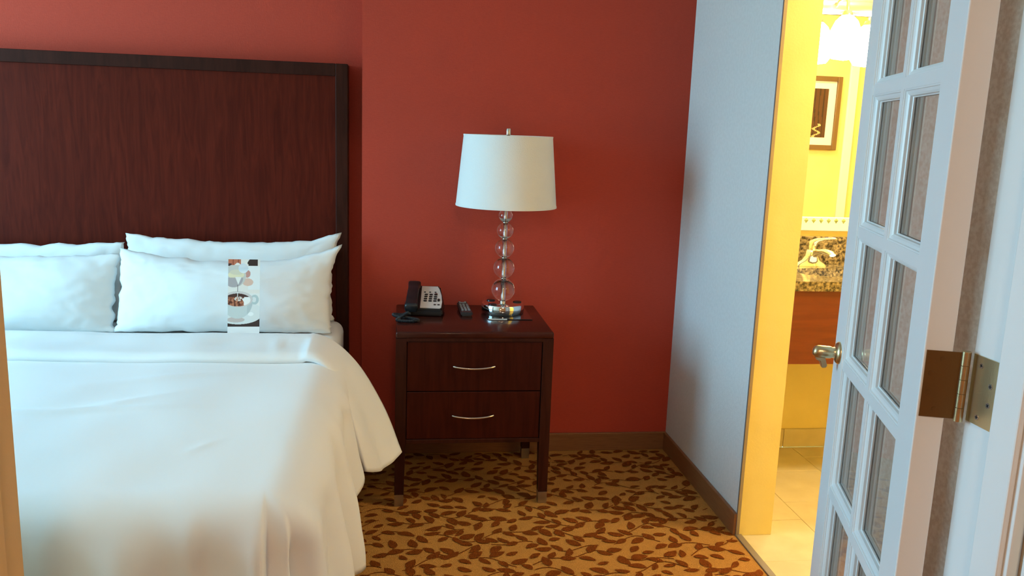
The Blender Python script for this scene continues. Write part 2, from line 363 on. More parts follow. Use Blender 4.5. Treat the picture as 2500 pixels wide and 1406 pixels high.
# bathroom floor tiles
bf = struct('floor_bathroom', xbox(XR + 0.02, BX1, BY0, YW, -0.05, -0.003), GROUT, 'cream stone tile floor of the bathroom')
bt = struct('floor_bathroom_doorway', xbox(XR + 0.006, XR + 0.02, BO0, BO1, -0.05, -0.003), GROUT, 'tile bed at the bathroom threshold')
P_, G_ = 0.3245, 0.0022
col = 0; x = 1.3005
while x < BX1 - 0.02:
    yoff = 3.446 if col % 2 else 2.969 + 0.318 * 2
    y = yoff - 0.3185 * 8
    while y < YW:
        ya, yb = max(y, BY0), min(y + 0.3185, YW - 0.012)
        xa, xb = max(x, XR + 0.02 if col == 0 else x), min(x + P_, BX1)
        if col == 0 and (yb <= BO0 or ya >= BO1): xa = XR + WT
        if yb - ya > 0.03 and xb - xa > 0.03:
            part('floor_tile', xbox(xa + G_ / 2, xb - G_ / 2, ya + G_ / 2, yb - G_ / 2, -0.02, random.uniform(-0.0008, 0.0006), bev=0.0012, seg=1), TILE, bf)
        y += 0.3185
    x += P_; col += 1
bb = thing('baseboard_bathroom', 'cream tile skirting under the vanity', None, (XR + WT, YW, 0), kind='structure')
x = XR + WT + 0.14
part('skirting_tile', xbox(XR + WT, x - .002, YW - 0.012, YW, 0, 0.094, bev=0.0015, seg=1), TILE, bb)
while x < BX1 - 0.05:
    part('skirting_tile', xbox(x, min(x + 0.3225, BX1), YW - 0.012, YW, 0, 0.094, bev=0.0015, seg=1), TILE, bb); x += 0.3245

# ---------------------------------------------------------------- glazed door
TH = math.radians(17.5)
piv = Vector((0.910, 1.205, 0))
# local frame: x along the door from hinge edge to free edge, y = away from the viewer's face (thickness), z up
door = bpy.data.objects.new('door_1', None); COL.objects.link(door)
ex = Vector((math.sin(TH), math.cos(TH), 0)); en = Vector((-math.cos(TH), math.sin(TH), 0))   # en points to the visible (left) face
org = piv + en * 0.062
door.matrix_basis = Matrix(((ex.x, -en.x, 0, org.x), (ex.y, -en.y, 0, org.y), (0, 0, 1, 0.008), (0, 0, 0, 1)))
tag(door, 'white glazed french door standing open into the bedroom', None, None, 'structure')
DW, DT, ST = 0.645, 0.044, 0.092
dz = lambda k: 0.371 + 0.3085 * k     # muntin centre lines
part('stile', xbox(0, ST, 0, DT, 0, 2.03, bev=0.002), TRIM, door, local=True)
part('stile', xbox(DW - ST, DW, 0, DT, 0, 2.03, bev=0.002), TRIM, door, local=True)
part('bottom_rail', xbox(ST, DW - ST, 0, DT, 0, dz(0) , bev=0.001), TRIM, door, local=True)
part('top_rail', xbox(ST, DW - ST, 0, DT, dz(5), 2.03, bev=0.001), TRIM, door, local=True)
MW = 0.011                            # half width of flat muntin
xm = DW / 2
part('muntin', xbox(xm - MW, xm + MW, 0.002, DT - 0.002, dz(0), dz(5)), TRIM, door, local=True)
for k in range(1, 5):
    for a, b in ((ST, xm - MW), (xm + MW, DW - ST)):
        part('muntin', xbox(a, b, 0.002, DT - 0.002, dz(k) - MW, dz(k) + MW), TRIM, door, local=True)
def sash_frame(a, b, c, d):
    """ogee moulding running round a pane, both sides of the glass"""
    bm = B()
    prof = [(0.0, 0.003), (0.003, 0.0035), (0.004, 0.006), (0.009, 0.008), (0.0125, 0.011), (0.0135, 0.016), (0.0155, 0.0175), (0.0155, 0.0205)]
    for side in (0, 1):
        rings = []
        for o_, dep in prof:
            yy = dep if side == 0 else DT - dep
            rings.append([bm.verts.new(p) for p in ((a + o_, yy, c + o_), (b - o_, yy, c + o_), (b - o_, yy, d - o_), (a + o_, yy, d - o_))])
        for r0, r1 in zip(rings, rings[1:]):
            for k in range(4): bm.faces.new((r0[k], r0[(k + 1) % 4], r1[(k + 1) % 4], r1[k]))
    bmesh.ops.recalc_face_normals(bm, faces=bm.faces[:])
    return bm
for k in range(5):
    c = dz(k) + (MW if k else 0); d = dz(k + 1) - (MW if k < 4 else 0)
    for a, b in ((ST, xm - MW), (xm + MW, DW - ST)):
        part('pane_moulding', sash_frame(a, b, c, d), TRIM, door, local=True)
        part('glass_pane', xbox(a + 0.012, b - 0.012, 0.0205, 0.0235, c + 0.012, d - 0.012), PANE, door, local=True)
# knob with thumb turn
KZ, KX = 1.005, DW - 0.052
kn = part('door_knob', lathe(B(), [(0.0, 0.0), (0.0265, 0.0), (0.0265, 0.003), (0.022, 0.008), (0.0135, 0.0105), (0.0125, 0.016), (0.0145, 0.020), (0.0150, 0.036), (0.0150, 0.048), (0.0125, 0.055), (0.007, 0.059), (0.0, 0.060)], (KX, 0, KZ), 40, 'Y'), BRASS, door, 50, local=True)
tt = B(); prism(tt, [(-0.052, KZ - 0.008), (-0.032, KZ - 0.008), (-0.030, KZ - 0.016), (-0.024, KZ - 0.034), (-0.031, KZ - 0.038), (-0.038, KZ - 0.037), (-0.042, KZ - 0.022), (-0.052, KZ - 0.018)], KX - 0.007, KX + 0.007, 'YZ', bev=0.002)
part('thumb_turn', tt, BRASS, kn, 50, local=True)
# hinge: leaves, knuckles and screws (local frame of the door)
def screw(bm_c, bm_x, c, n, r=0.0042):
    n = Vector(n).normalized(); u = n.orthogonal().normalized()
    if abs(n.z) < 0.9: u = Vector((0, 0, 1))
    v = n.cross(u); N = 16; c = Vector(c)
    top = [bm_c.verts.new(c + n * 0.0008 + (u * math.cos(2 * PI * k / N) + v * math.sin(2 * PI * k / N)) * r) for k in range(N)]
    bot = [bm_c.verts.new(c - n * 0.001 + (u * math.cos(2 * PI * k / N) + v * math.sin(2 * PI * k / N)) * r * 1.08) for k in range(N)]
    bm_c.faces.new(top)
    for k in range(N): bm_c.faces.new((bot[k], bot[(k + 1) % N], top[(k + 1) % N], top[k]))
    a0 = random.uniform(0, 1.5)
    for a in (a0, a0 + PI / 2):
        d = u * math.cos(a) + v * math.sin(a); e = n.cross(d)
        bm_x.faces.new([bm_x.verts.new(c + n * 0.0011 + d * p + e * q) for p, q in ((-r * .6, -.0007), (r * .6, -.0007), (r * .6, .0007), (-r * .6, .0007))])
    bmesh.ops.recalc_face_normals(bm_c, faces=bm_c.faces[:])
W2L = door.matrix_basis.inverted()
piv_l = W2L @ Vector((piv.x, piv.y - 0.004, 0))
for hz in (1.117, 0.22, 1.82):
    z0, z1 = hz - 0.057 - 0.008, hz + 0.057 - 0.008
    h = thing('hinge', None, None); h.parent = door; h.matrix_basis = Matrix.Identity(4); h.empty_display_size = 0.03
    del_ = None
    # door-side leaf on the hinge edge (local x = 0 plane)
    hb = B(); box(hb, -0.0022, -0.0001, 0.004, piv_l.y - 0.004, z0 + .001, z1 - .001)
    part('door_leaf', hb, BRASS_SHADED, h, local=True)
    for (py, pz) in ((0.030, 0.043), (0.014, 0.017), (0.014, -0.014), (0.026, -0.042)):
        sc_, xc_ = B(), B(); screw(sc_, xc_, (-0.0022, py, (z0 + z1) / 2 + pz), (-1, 0, 0))
        merge(sc_, xc_); part('screw', sc_, BRASS_SHADED, h, local=True)
    # knuckles
    n_ = 5; hh = (z1 - z0 + 0.004) / n_
    for k in range(n_):
        part('knuckle', lathe(B(), [(0, z0 - .002 + k * hh + .0003), (0.0069, z0 - .002 + k * hh + .0003), (0.0072, z0 - .002 + k * hh + .0003), (0.0072, z0 - .002 + (k + 1) * hh - .0006), (0.0068, z0 - .002 + (k + 1) * hh - .0003), (0, z0 - .002 + (k + 1) * hh - .0003)], (piv_l.x, piv_l.y, 0), 24), BRASS, h, 25, local=True)
    # jamb leaf: built in world axes, then taken to local
    jb = B(); jx = OPX1 - 0.0005
    box(jb, jx - 0.0022, jx, 1.139, piv.y - 0.006, z0 + .009, z1 + .007)
    jb.transform(W2L); part('jamb_leaf', jb, BRASS, h, local=True)
    for (yy, pz) in ((1.179, 0.041), (1.153, 0.014), (1.153, -0.017), (1.174, -0.043)):
        sc_, xc_ = B(), B(); screw(sc_, xc_, (jx - 0.0022, yy, hz + pz), (-1, 0, 0), 0.0046)
        sc_.transform(W2L); xc_.transform(W2L)
        s_ = part('screw', sc_, NICKEL, h, local=True); part('slot', xc_, GAP, s_, local=True) if False else part('screw_slot', xc_, GAP, h, local=True)

# ---------------------------------------------------------------- headboard
HX1, HX0, HT, HF = -0.218, -2.19, 1.750, YW - 0.012
hbd = thing('headboard', 'tall dark mahogany headboard with framed edge behind the bed', 'headboard', ((HX0 + HX1) / 2, YW + REC, 0.2))
FW = 0.052
part('panel', xbox(HX0 + FW, HX1 - FW, HF + 0.010, HF + 0.06, 0.25, HT - FW), WOOD, hbd)
part('side_frame', xbox(HX1 - FW, HX1, HF, YW + REC - 0.001, 0.2, HT, bev=0.003), WOOD_DARK, hbd)
part('side_frame', xbox(HX0, HX0 + FW, HF, YW + REC - 0.001, 0.2, HT, bev=0.003), WOOD_DARK, hbd)
part('top_frame', xbox(HX0 + FW, HX1 - FW, HF, YW + REC - 0.001, HT - FW, HT, bev=0.003), WOOD_DARK, hbd)

# ---------------------------------------------------------------- bed
BXR, BXL, BF, BH = -0.235, -2.17, 1.86, 3.715
bed = thing('bed', 'king size bed base and mattress in white sheet against the headboard', 'bed', ((BXL + BXR) / 2, 2.75, 0))
part('bed_base', xbox(BXL + 0.06, BXR - 0.06, BF + 0.06, BH - 0.02, 0.0, 0.16, bev=0.01), WOOD_DARK, bed)
part('box_spring', xbox(BXL + 0.02, BXR - 0.02, BF + 0.02, BH - 0.01, 0.16, 0.38, bev=0.02), BOXF, bed, 60)
bm = B(); box(bm, BXL, BXR, BF, BH, 0.38, 0.645, bev=0.045, seg=5)
bmesh.ops.subdivide_edges(bm, edges=[e for e in bm.edges if e.calc_length() > 0.3], cuts=40, use_grid_fill=True)
for v in bm.verts:
    k = sstep(0.45, 0.64, v.co.z)
    v.co.z += k * (0.010 * nz(v.co.x * 3, v.co.y * 3, 1) + 0.004 * nz(v.co.x * 11, v.co.y * 9, 4))
    v.co.x += 0.006 * nz(v.co.y * 9, v.co.z * 3, 7)
mt = part('mattress', bm, LINEN, bed, 180)

def duvet():
    bm = B()
    XE, YE = -0.300, 1.880           # core rectangle edges; skirts hang outside
    X0, Y1 = -2.10, 3.20
    def ztop(x, y):
        z = 0.668 + 0.010 * nz(x * 2.1, y * 1.7, 3) + 0.005 * nz(x * 5, y * 4, 9)
        # soft creases raking over the top
        for (cx, cy, ang, ln, wd, am) in ((-1.05, 2.42, 0.12, 0.34, 0.024, 0.009), (-1.15, 2.47, 0.02, 0.3, 0.02, -0.007), (-0.82, 2.50, 0.55, 0.16, 0.026, 0.005), (-0.50, 2.15, 1.0, 0.05, 0.012, 0.003), (-0.75, 2.75, 0.3, 0.2, 0.03, 0.006)):
            dx, dy = x - cx, y - cy; a = dx * math.cos(ang) + dy * math.sin(ang); b = -dx * math.sin(ang) + dy * math.cos(ang)
            z += am * math.exp(-(a / ln) ** 2 - (b / wd) ** 2)
        z += 0.006 * sstep(2.86, 3.0, y)
        return z
    rr = 0.135
    def drop(bx, by, nx, ny, s, p, hem, flare, fold):
        pk = p + YE                       # 0 at the corner's side end
        """point on the skirt: s arc length from the core edge, p perimeter coordinate"""
        z0 = ztop(bx, by); q = rr * PI / 2
        if s < q: o_ = rr * math.sin(s / rr); z = z0 - rr * (1 - math.cos(s / rr)) * 0.96
        else: o_ = rr + flare * (s - q); z = z0 - rr * 0.96 - (s - q)
        g = sstep(0.05, 0.55, s) * fold
        o_ += g * (0.030 * math.sin(p * 17 + 1.2 * math.sin(p * 5)) + 0.016 * math.sin(p * 41 + 2.0) + 0.012 * nz(p * 9, s * 4, 2)) + 0.006 * nz(p * 8, s * 9, 5)
        for (c0, wl, wr_, am, st) in ((0.115, 0.050, 0.014, 0.050, 0.07), (0.190, 0.060, 0.012, 0.060, 0.02), (0.33, 0.09, 0.02, 0.028, 0.03), (0.62, 0.12, 0.03, 0.020, 0.06), (-0.16, 0.03, 0.06, 0.016, 0.10), (-0.42, 0.03, 0.07, 0.014, 0.12)):
            d_ = pk - c0; o_ -= am * math.exp(-(d_ / (wl if d_ < 0 else wr_)) ** 2) * sstep(st, st + 0.22, s)
        return Vector((bx + nx * o_, by + ny * o_, z))
    NY, NX, NS = 110, 120, 34
    ys = [lerp(Y1, YE, k / NY) for k in range(NY + 1)]; xs = [lerp(XE, X0, k / NX) for k in range(NX + 1)]
    grid = [[bm.verts.new((x, y, ztop(x, y))) for x in xs] for y in ys]
    for j in range(NY):
        for i in range(NX): bm.faces.new((grid[j][i], grid[j + 1][i], grid[j + 1][i + 1], grid[j][i + 1]))
    cols = []
    for j, y in enumerate(ys):
        hemz = lerp(0.10, 0.30, sstep(2.55, 2.85, y)); smax = 0.668 - hemz + 0.06
        cols.append((grid[j][0], XE, y, 1, 0, -y, smax, 0.10 + 0.03 * sstep(2.3, 1.9, y), 0.9))
    NC = 64
    for k in range(1, NC):
        a = PI / 2 * k / NC
        cols.append((grid[NY][0], XE, YE, math.cos(a), -math.sin(a), -YE + 0.22 * k / NC, 0.62, 0.13, 1.15))
    for i, x in enumerate(xs):
        cols.append((grid[NY][i], x, YE, 0, -1, -YE + 0.22 + (XE - x), 0.62, 0.10, 1.5 if i < 40 else 1.1))
    prev = None
    for (v0, bx, by, nx, ny, p, smax, fl, fo) in cols:
        c = [v0] + [bm.verts.new(drop(bx, by, nx, ny, smax * k / NS, p, 0, fl, fo)) for k in range(1, NS + 1)]
        if prev:
            for k in range(NS):
                q = []
                for v in (prev[k], prev[k + 1], c[k + 1], c[k]):
                    if v not in q: q.append(v)
                if len(q) > 2: bm.faces.new(q)
        prev = c
    bmesh.ops.recalc_face_normals(bm, faces=bm.faces[:])
    return bm, ztop
dv = thing('duvet', 'white cotton duvet turned down below the pillows, draping over the bed', 'duvet', (-1.2, 2.5, 0.66))
dbm, ZTOP = duvet()
dc = part('duvet_cover', dbm, LINEN2, dv, 180)
sm = dc.modifiers.new('thick', 'SOLIDIFY'); sm.thickness = 0.012; sm.offset = -1

def turn_down():
    """the folded-back band lying across the duvet with its free end flaring off the side of the bed"""
    bm = B(); NV, NTOP, NSIDE = 26, 90, 40
    Yf = lambda x: 2.925 + 0.012 * nz(x * 2.3, 0, 8) + 0.010 * math.sin(x * 3)
    Yb = lambda x: 3.235 + 0.022 * nz(x * 2.0, 5, 1) + 0.06 * sstep(-0.9, -1.6, x)
    X1 = -0.33
    cols = []
    def bulge(v):   # thickness profile across the band
        return 0.026 * (min(1, v / 0.10) ** 0.5) * (1 if v < 0.85 else math.sqrt(max(0, 1 - ((v - 0.85) / 0.15) ** 2)) * 1.0)
    for i in range(NTOP + 1):
        x = lerp(-2.12, X1, i / NTOP); c = []
        for k in range(NV + 1):
            v = k / NV; y = lerp(Yf(x), Yb(x), v)
            z = ZTOP(x, y) + 0.002 + bulge(v) + 0.005 * nz(x * 7, y * 9, 6) * math.sin(PI * v) + 0.010 * math.exp(-((v - 0.72) / 0.18) ** 2)
            # little pucker near the card
            z += 0.007 * math.exp(-((x + 0.43 + (v - .4) * .04) / 0.012) ** 2) * math.exp(-((v - 0.35) / 0.3) ** 2)
            c.append(Vector((x, y, z)))
        cols.append(c)
    for i in range(1, NSIDE + 1):
        t = i / NSIDE; c = []
        for k in range(NV + 1):
            v = k / NV
            yf = Yf(X1); yb = Yb(X1)
            a0 = Vector((X1, yf, ZTOP(X1, yf) + 0.002 + bulge(v) + 0.006)); b0 = Vector((X1, yb, ZTOP(X1, yb) + 0.002 + bulge(v) + 0.006))
            A = bez(a0, Vector((-0.19, 2.90, 0.700)), Vector((-0.165, 2.85, 0.50)), Vector((-0.112, 2.86, 0.285)), t)
            C = bez(b0, Vector((-0.155, 3.20, 0.700)), Vector((-0.045, 3.17, 0.42)), Vector((0.015, 3.09, 0.265)), t)
            s_ = v
            p = A.lerp(C, s_)
            bow = math.sin(PI * v)
            p += Vector((0.012 * bow * t, 0, -0.030 * bow * t * t + (0.0)))      # rounded hem
            p.x += 0.010 * t * math.sin(v * 7 + 1.0) + 0.008 * t * nz(v * 4, t * 3, 3)
            p.z += 0.010 * bow * (1 - t)
            c.append(p)
        cols.append(c)
    vs_ = [[bm.verts.new(p) for p in c] for c in cols]
    for a, b in zip(vs_, vs_[1:]):
        for k in range(NV): bm.faces.new((a[k], b[k], b[k + 1], a[k + 1]))
    bmesh.ops.recalc_face_normals(bm, faces=bm.faces[:])
    if sum(f.normal.z for f in bm.faces) < 0: bmesh.ops.reverse_faces(bm, faces=bm.faces[:])
    return bm
td = part('turned_down_edge', turn_down(), LINEN2, dv, 180)
sm = td.modifiers.new('thick', 'SOLIDIFY'); sm.thickness = 0.010; sm.offset = -1

# ---------------------------------------------------------------- pillows
def pillow(label, cx, ybase, zbase, w_, h_, T, lean, seed, yaw=0.0, roll=0.0, sag=0.03, ear=(1, 1, 1, 1)):
    bm = B(); NU, NVv = 56, 36
    def pt(u, v, s):
        cu, cv = 1 - abs(u) ** 2.6, 1 - abs(v) ** 2.2
        pin = 0.035 * (1 - u * u) ; pinx = 0.030 * (1 - v * v)
        x = u * w_ / 2 * (1 - pinx); z = v * h_ / 2 * (1 - pin)
        th = T / 2 * (max(0, cu) ** 0.62) * (max(0, cv) ** 0.55)
        e = abs(u) ** 6; f = abs(v) ** 6
        # wrinkles, stronger toward the seams and corners
        wr = 0.008 * nz(u * 2.2 + seed, v * 1.8 + u * 1.0, seed) + 0.0050 * nz(u * 9 + v * 5, v * 7 - u * 3, seed + 3) * (0.35 + 0.65 * max(abs(u), abs(v)) ** 2)
        rg = abs(nz(u * 5 - v * 3 + seed, u * 2.5 + v * 6, seed + 9)); wr -= 0.010 * max(0, 0.16 - rg) * 6 * max(abs(u) ** 3, abs(v) ** 3)
        edge = min(1, 6 * (1 - max(abs(u), abs(v))))
        y = s * (th + wr * edge * (0.5 + th / T))
        z += 0.010 * nz(u * 6, seed, 2) * f + 0.004 * nz(u * 22, seed, 5) * f; x += 0.012 * nz(v * 5, seed, 4) * e + 0.006 * nz(v * 18, seed, 6) * e
        # weight pools near the bottom
        low = sstep(0.2, -1, v); y *= 1 + 0.30 * low * (1 - abs(v) ** 8); z -= sag * (1 - u * u) * 0.3 * sstep(-0.2, 1, v)
        return Vector((x, y, z))
    g = {}
    for s in (-1, 1):
        for i in range(NU + 1):
            for j in range(NVv + 1):
                bd = i in (0, NU) or j in (0, NVv)
                if bd and (i, j, -1) in g: g[i, j, s] = g[i, j, -1]; continue
                u = -1 + 2 * i / NU; v = -1 + 2 * j / NVv
                u = math.sin(u * PI / 2) * 0.35 + u * 0.65; v = math.sin(v * PI / 2) * 0.35 + v * 0.65
                p = pt(u, v, s)
                if bd: p.y = 0.004 * nz(u * 6, v * 6, seed)
                k = {(-1, -1): 0, (1, -1): 1, (1, 1): 2, (-1, 1): 3}[(1 if u > 0 else -1, 1 if v > 0 else -1)]
                cz = (abs(u) * abs(v)) ** 5 * (ear[k] - 1)
                p.x += math.copysign(0.03, u) * cz; p.z += math.copysign(0.035, v) * cz
                g[i, j, s] = bm.verts.new(p)
        for i in range(NU):
            for j in range(NVv):
                q = [g[i, j, s], g[i + 1, j, s], g[i + 1, j + 1, s], g[i, j + 1, s]]
                bm.faces.new(q if s < 0 else q[::-1])
    # the top of the thing leans back (+y); lowest point goes to zbase
    R = Matrix.Rotation(yaw, 4, 'Z') @ Matrix.Rotation(-lean, 4, 'X') @ Matrix.Rotation(roll, 4, 'Y')
    bm.transform(R)
    mz = min(v.co.z for v in bm.verts)
    # settle: squash what is within a few cm of the lowest point so it rests flat
    for v in bm.verts:
        d = v.co.z - mz
        if d < 0.05: v.co.z = mz + 0.05 - (0.05 - d) * 0.55
    mz = min(v.co.z for v in bm.verts)
    yb = min((v.co.z, v.co.y) for v in bm.verts)[1]
    bm.transform(Matrix.Translation((cx, ybase - yb, zbase - mz)))
    e = thing('pillow', label, 'pillow', (cx, ybase, zbase), group='white bed pillows')
    part('pillowcase', bm, LINEN, e, 180)
    return e
ZB = 0.652
pillow('white pillow at the back on the right, directly behind the pillow holding the printed card', -0.70, 3.640, ZB, 0.86, 0.378, 0.115, 0.07, 21.0, ear=(1, 1, 1.9, 1), roll=0.014, sag=0.06)
pillow('front white pillow with the printed coffee card leaning on it', -0.69, 3.42, ZB, 0.85, 0.358, 0.18, 0.33, 5.0, ear=(1, 1, 2.1, 1), roll=0.008, sag=0.13)
pillow('white pillow at the back on the left, its top edge just showing', -1.575, 3.640, ZB, 0.89, 0.352, 0.115, 0.07, 33.0, ear=(1, 1, 1, 1))
pillow('front white pillow on the left, beside the pillow with the card', -1.548, 3.43, ZB, 0.87, 0.342, 0.17, 0.34, 41.0, ear=(1, 1, 1, 1), sag=0.04)

# ---------------------------------------------------------------- printed card on the pillow
def col_grid(name, w_, h_, nx, ny, fn, hole, material, parent, thick=0.0008):
    """thin sheet in local x (right) / z (up, 0 at the bottom), face toward -y, coloured per face by fn(u, v) with v from the top"""
    me = bpy.data.meshes.new(name); V = []; Fc = []; C = []
    for j in range(ny + 1):
        for i in range(nx + 1): V.append((w_ * (i / nx - 0.5), 0, h_ * (1 - j / ny)))
    for j in range(ny):
        for i in range(nx):
            u, v = (i + .5) / nx, (j + .5) / ny
            if hole and hole(u, v): continue
            a = j * (nx + 1) + i; Fc.append((a + nx + 1, a + nx + 2, a + 1, a)); C.append(fn(u, v))
    me.from_pydata(V, [], Fc); me.update()
    at = me.color_attributes.new('print', 'FLOAT_COLOR', 'CORNER')
    k = 0; flat = []
    for p, c in zip(me.polygons, C):
        for _ in p.loop_indices: flat += [c[0], c[1], c[2], 1.0]
    at.data.foreach_set('color', flat)
    me.materials.append(material)
    o = bpy.data.objects.new(name, me); COL.objects.link(o); o.parent = parent
    if thick:
        s = o.modifiers.new('thick', 'SOLIDIFY'); s.thickness = thick; s.offset = -1
    return o
def card_colour(u, v):
    E = lambda cx, cy, rx, ry: ((u - cx) / rx) ** 2 + ((v - cy) / ry) ** 2
    n1 = nz(u * 9, v * 20, 1); n2 = nz(u * 22, v * 48, 4)
    c = (236, 236, 232)
    if v > 0.885: return srgb(240, 240, 240)
    # soft background
    if v < 0.45: c = (238, 232, 224)
    if u > 0.62 and 0.09 < v < 0.40: c = (238, 240, 238)
    if E(0.62, 0.30, 0.17, 0.05) < 1: c = (226, 190, 172)
    if E(0.60, 0.19, 0.10, 0.05) < 1: c = (205, 150, 140)
    # hand and dark sleeve at the top
    if u < 0.40 and v < 0.075 + 0.03 * math.sin(u * 16): c = (196, 112, 82) if (u * 6) % 1 < 0.8 else (150, 70, 50)
    if u < 0.1 and 0.055 < v < 0.09: c = (70, 40, 40)
    if 0.60 + max(0, 0.07 - v * 1.8) < u < 0.93 and v < 0.083 and not (u < 0.68 and abs(v - 0.04) > 0.025 and u < 0.64): c = (44, 30, 28)
    # jug
    if E(0.22, 0.215, 0.34, 0.150) < 1 and v > 0.075: c = (208, 204, 196)
    if E(0.25, 0.205, 0.25, 0.055) < 1: c = (236, 226, 190)
    if E(0.27, 0.17, 0.22, 0.035) < 1: c = (222, 214, 190)
    if v > 0.24 and E(0.17, 0.245, 0.30, 0.125) < 1: c = (178, 170, 172)
    if abs(u - 0.32) < 0.10 * (0.335 - v) / 0.1 and 0.235 < v < 0.335: c = (240, 238, 230)
    # saucer and dark table below
    inside = E(0.33, 0.70, 0.78, 0.155) < 1
    if v > 0.66 and not inside: c = (58, 42, 42)
    elif v > 0.56 and inside: c = (226, 230, 228)
    if E(0.25, 0.795, 0.28, 0.035) < 1: c = (205, 190, 184)
    if E(0.72, 0.72, 0.09, 0.025) < 1: c = (245, 248, 246)
    # cup
    if E(0.30, 0.55, 0.48, 0.23) < 1 and v > 0.53: c = (204, 212, 210) if u < 0.6 else (190, 200, 200)
    if E(0.84, 0.53, 0.13, 0.065) < 1 and u > 0.72 and (u - 0.72) * 0.35 > (v - 0.585): c = (188, 204, 204) if E(0.82, 0.53, 0.07, 0.035) > 1 else (226, 230, 228)
    if E(0.31, 0.525, 0.47, 0.105) < 1: c = (214, 206, 202)
    if E(0.30, 0.535, 0.41, 0.085) < 1:
        c = (245, 244, 240)
        if v < 0.495: c = (70, 40, 36)
        elif u < 0.50 + 0.08 * n1:
            
            k_ = min(1, max(0, 0.5 + 1.1 * nz(u * 16, v * 36, 7) + 0.5 * n1)); c = tuple(lerp(a, b, k_) for a, b in zip((92, 40, 28), (196, 124, 92)))
        if E(0.34, 0.52, 0.14, 0.03) < 1 and n2 > -0.1: c = (226, 214, 204)
    if abs(u - 0.305) < 0.012 and 0.335 < v < 0.50: c = (130, 122, 118) if v < 0.43 else (235, 232, 226)
    if 0.868 < v <= 0.885 and u < 0.7: c = (58, 42, 42)
    return srgb(*c)
CW, CHt = 0.118, 0.292
card = thing('door_hanger_card', 'tall printed card showing coffee pouring, propped against the front pillow', 'card', (-0.583, 3.235, 0.690), (math.radians(-13), 0.0, 0.02))
col_grid('card_sheet', CW, CHt, 96, 236, card_colour, lambda u, v: ((u - 0.475) * CW) ** 2 + ((v - 0.118) * CHt) ** 2 < 0.0185 ** 2, PRINT, card)

# ---------------------------------------------------------------- nightstand
NX0, NX1, NF, NB, NT = -0.004, 0.616, 3.174, 3.690, 0.721
ns = thing('nightstand', 'dark mahogany nightstand with two drawers and metal tipped tapered legs', 'nightstand', ((NX0 + NX1) / 2, (NF + NB) / 2, 0))
part('table_top', xbox(NX0, NX1, NF - 0.002, NB, NT - 0.028, NT, bev=0.008, seg=3), WOOD_TOP, ns, 40)
bm = B(); SW = 0.042
box(bm, NX0 + 0.004, NX1 - 0.004, NF + 0.020, NB - 0.005, 0.268, NT - 0.028)
part('case', bm, WOOD_DARK, ns)
part('top_rail', xbox(NX0 + SW, NX1 - SW, NF, NF + 0.022, 0.682, NT - 0.026), WOOD_DARK, ns)
part('bottom_rail', xbox(NX0 + SW, NX1 - SW, NF + .001, NF + 0.022, 0.264, 0.281, bev=0.002), WOOD_DARK, ns)
def leg(x0, x1, y0, y1, inx, iny):
    """square post that tapers below the case; inx/iny: which side the inner faces move"""
    zc = 0.268; tx, ty = 0.036, 0.036
    bx0, bx1 = (x1 - tx, x1) if inx < 0 else (x0, x0 + tx)
    by0, by1 = (y1 - ty, y1) if iny < 0 else (y0, y0 + ty)
    l0 = 0.050
    bm = B(); up = NT - 0.027 if iny > 0 else zc + 0.002
    f = lambda a, b, t: a + (b - a) * t
    q = l0 / zc
    at = lambda t: (f(bx0, x0, t), f(bx1, x1, t), f(by0, y0, t), f(by1, y1, t))
    def seg(z0, z1, t0, t1, bev):
        a, b = at(t0), at(t1)
        return hexa(B(), [(a[0], a[2], z0), (a[1], a[2], z0), (a[1], a[3], z0), (a[0], a[3], z0), (b[0], b[2], z1), (b[1], b[2], z1), (b[1], b[3], z1), (b[0], b[3], z1)], bev)
    m = seg(l0, zc, q, 1, 0)
    if up > zc + 0.01: merge(m, xbox(x0, x1, y0, y1, zc, up))
    bmesh.ops.remove_doubles(m, verts=m.verts[:], dist=0.0001)
    lg = part('leg', m, WOOD_DARK, ns)
    part('metal_tip', seg(0.0, l0 + 0.0005, 0, q, 0.0015), STEEL, lg)
leg(NX0, NX0 + SW, NF, NF + 0.045, 1, 1); leg(NX1 - SW, NX1, NF, NF + 0.045, -1, 1)
leg(NX0, NX0 + SW, NB - 0.05, NB - 0.005, 1, -1); leg(NX1 - SW, NX1, NB - 0.05, NB - 0.005, -1, -1)
for (z0, z1, hz) in ((0.4805, 0.6795, 0.579), (0.2825, 0.4765, 0.377)):
    d = part('drawer', xbox(NX0 + SW + 0.003, NX1 - SW - 0.003, NF + 0.004, NF + 0.03, z0, z1, bev=0.0015), DRAWER, ns)
    pts = [(lerp(0.222, 0.384, k / 20), NF + 0.004 - 0.004 - 0.016 * math.sin(PI * k / 20) ** 0.5, hz + 0.002 - 0.0055 * math.sin(PI * k / 20)) for k in range(21)]
    hb = tube(B(), pts, 0.0040, 10)
    part('handle', hb, NICKEL, d, 60)

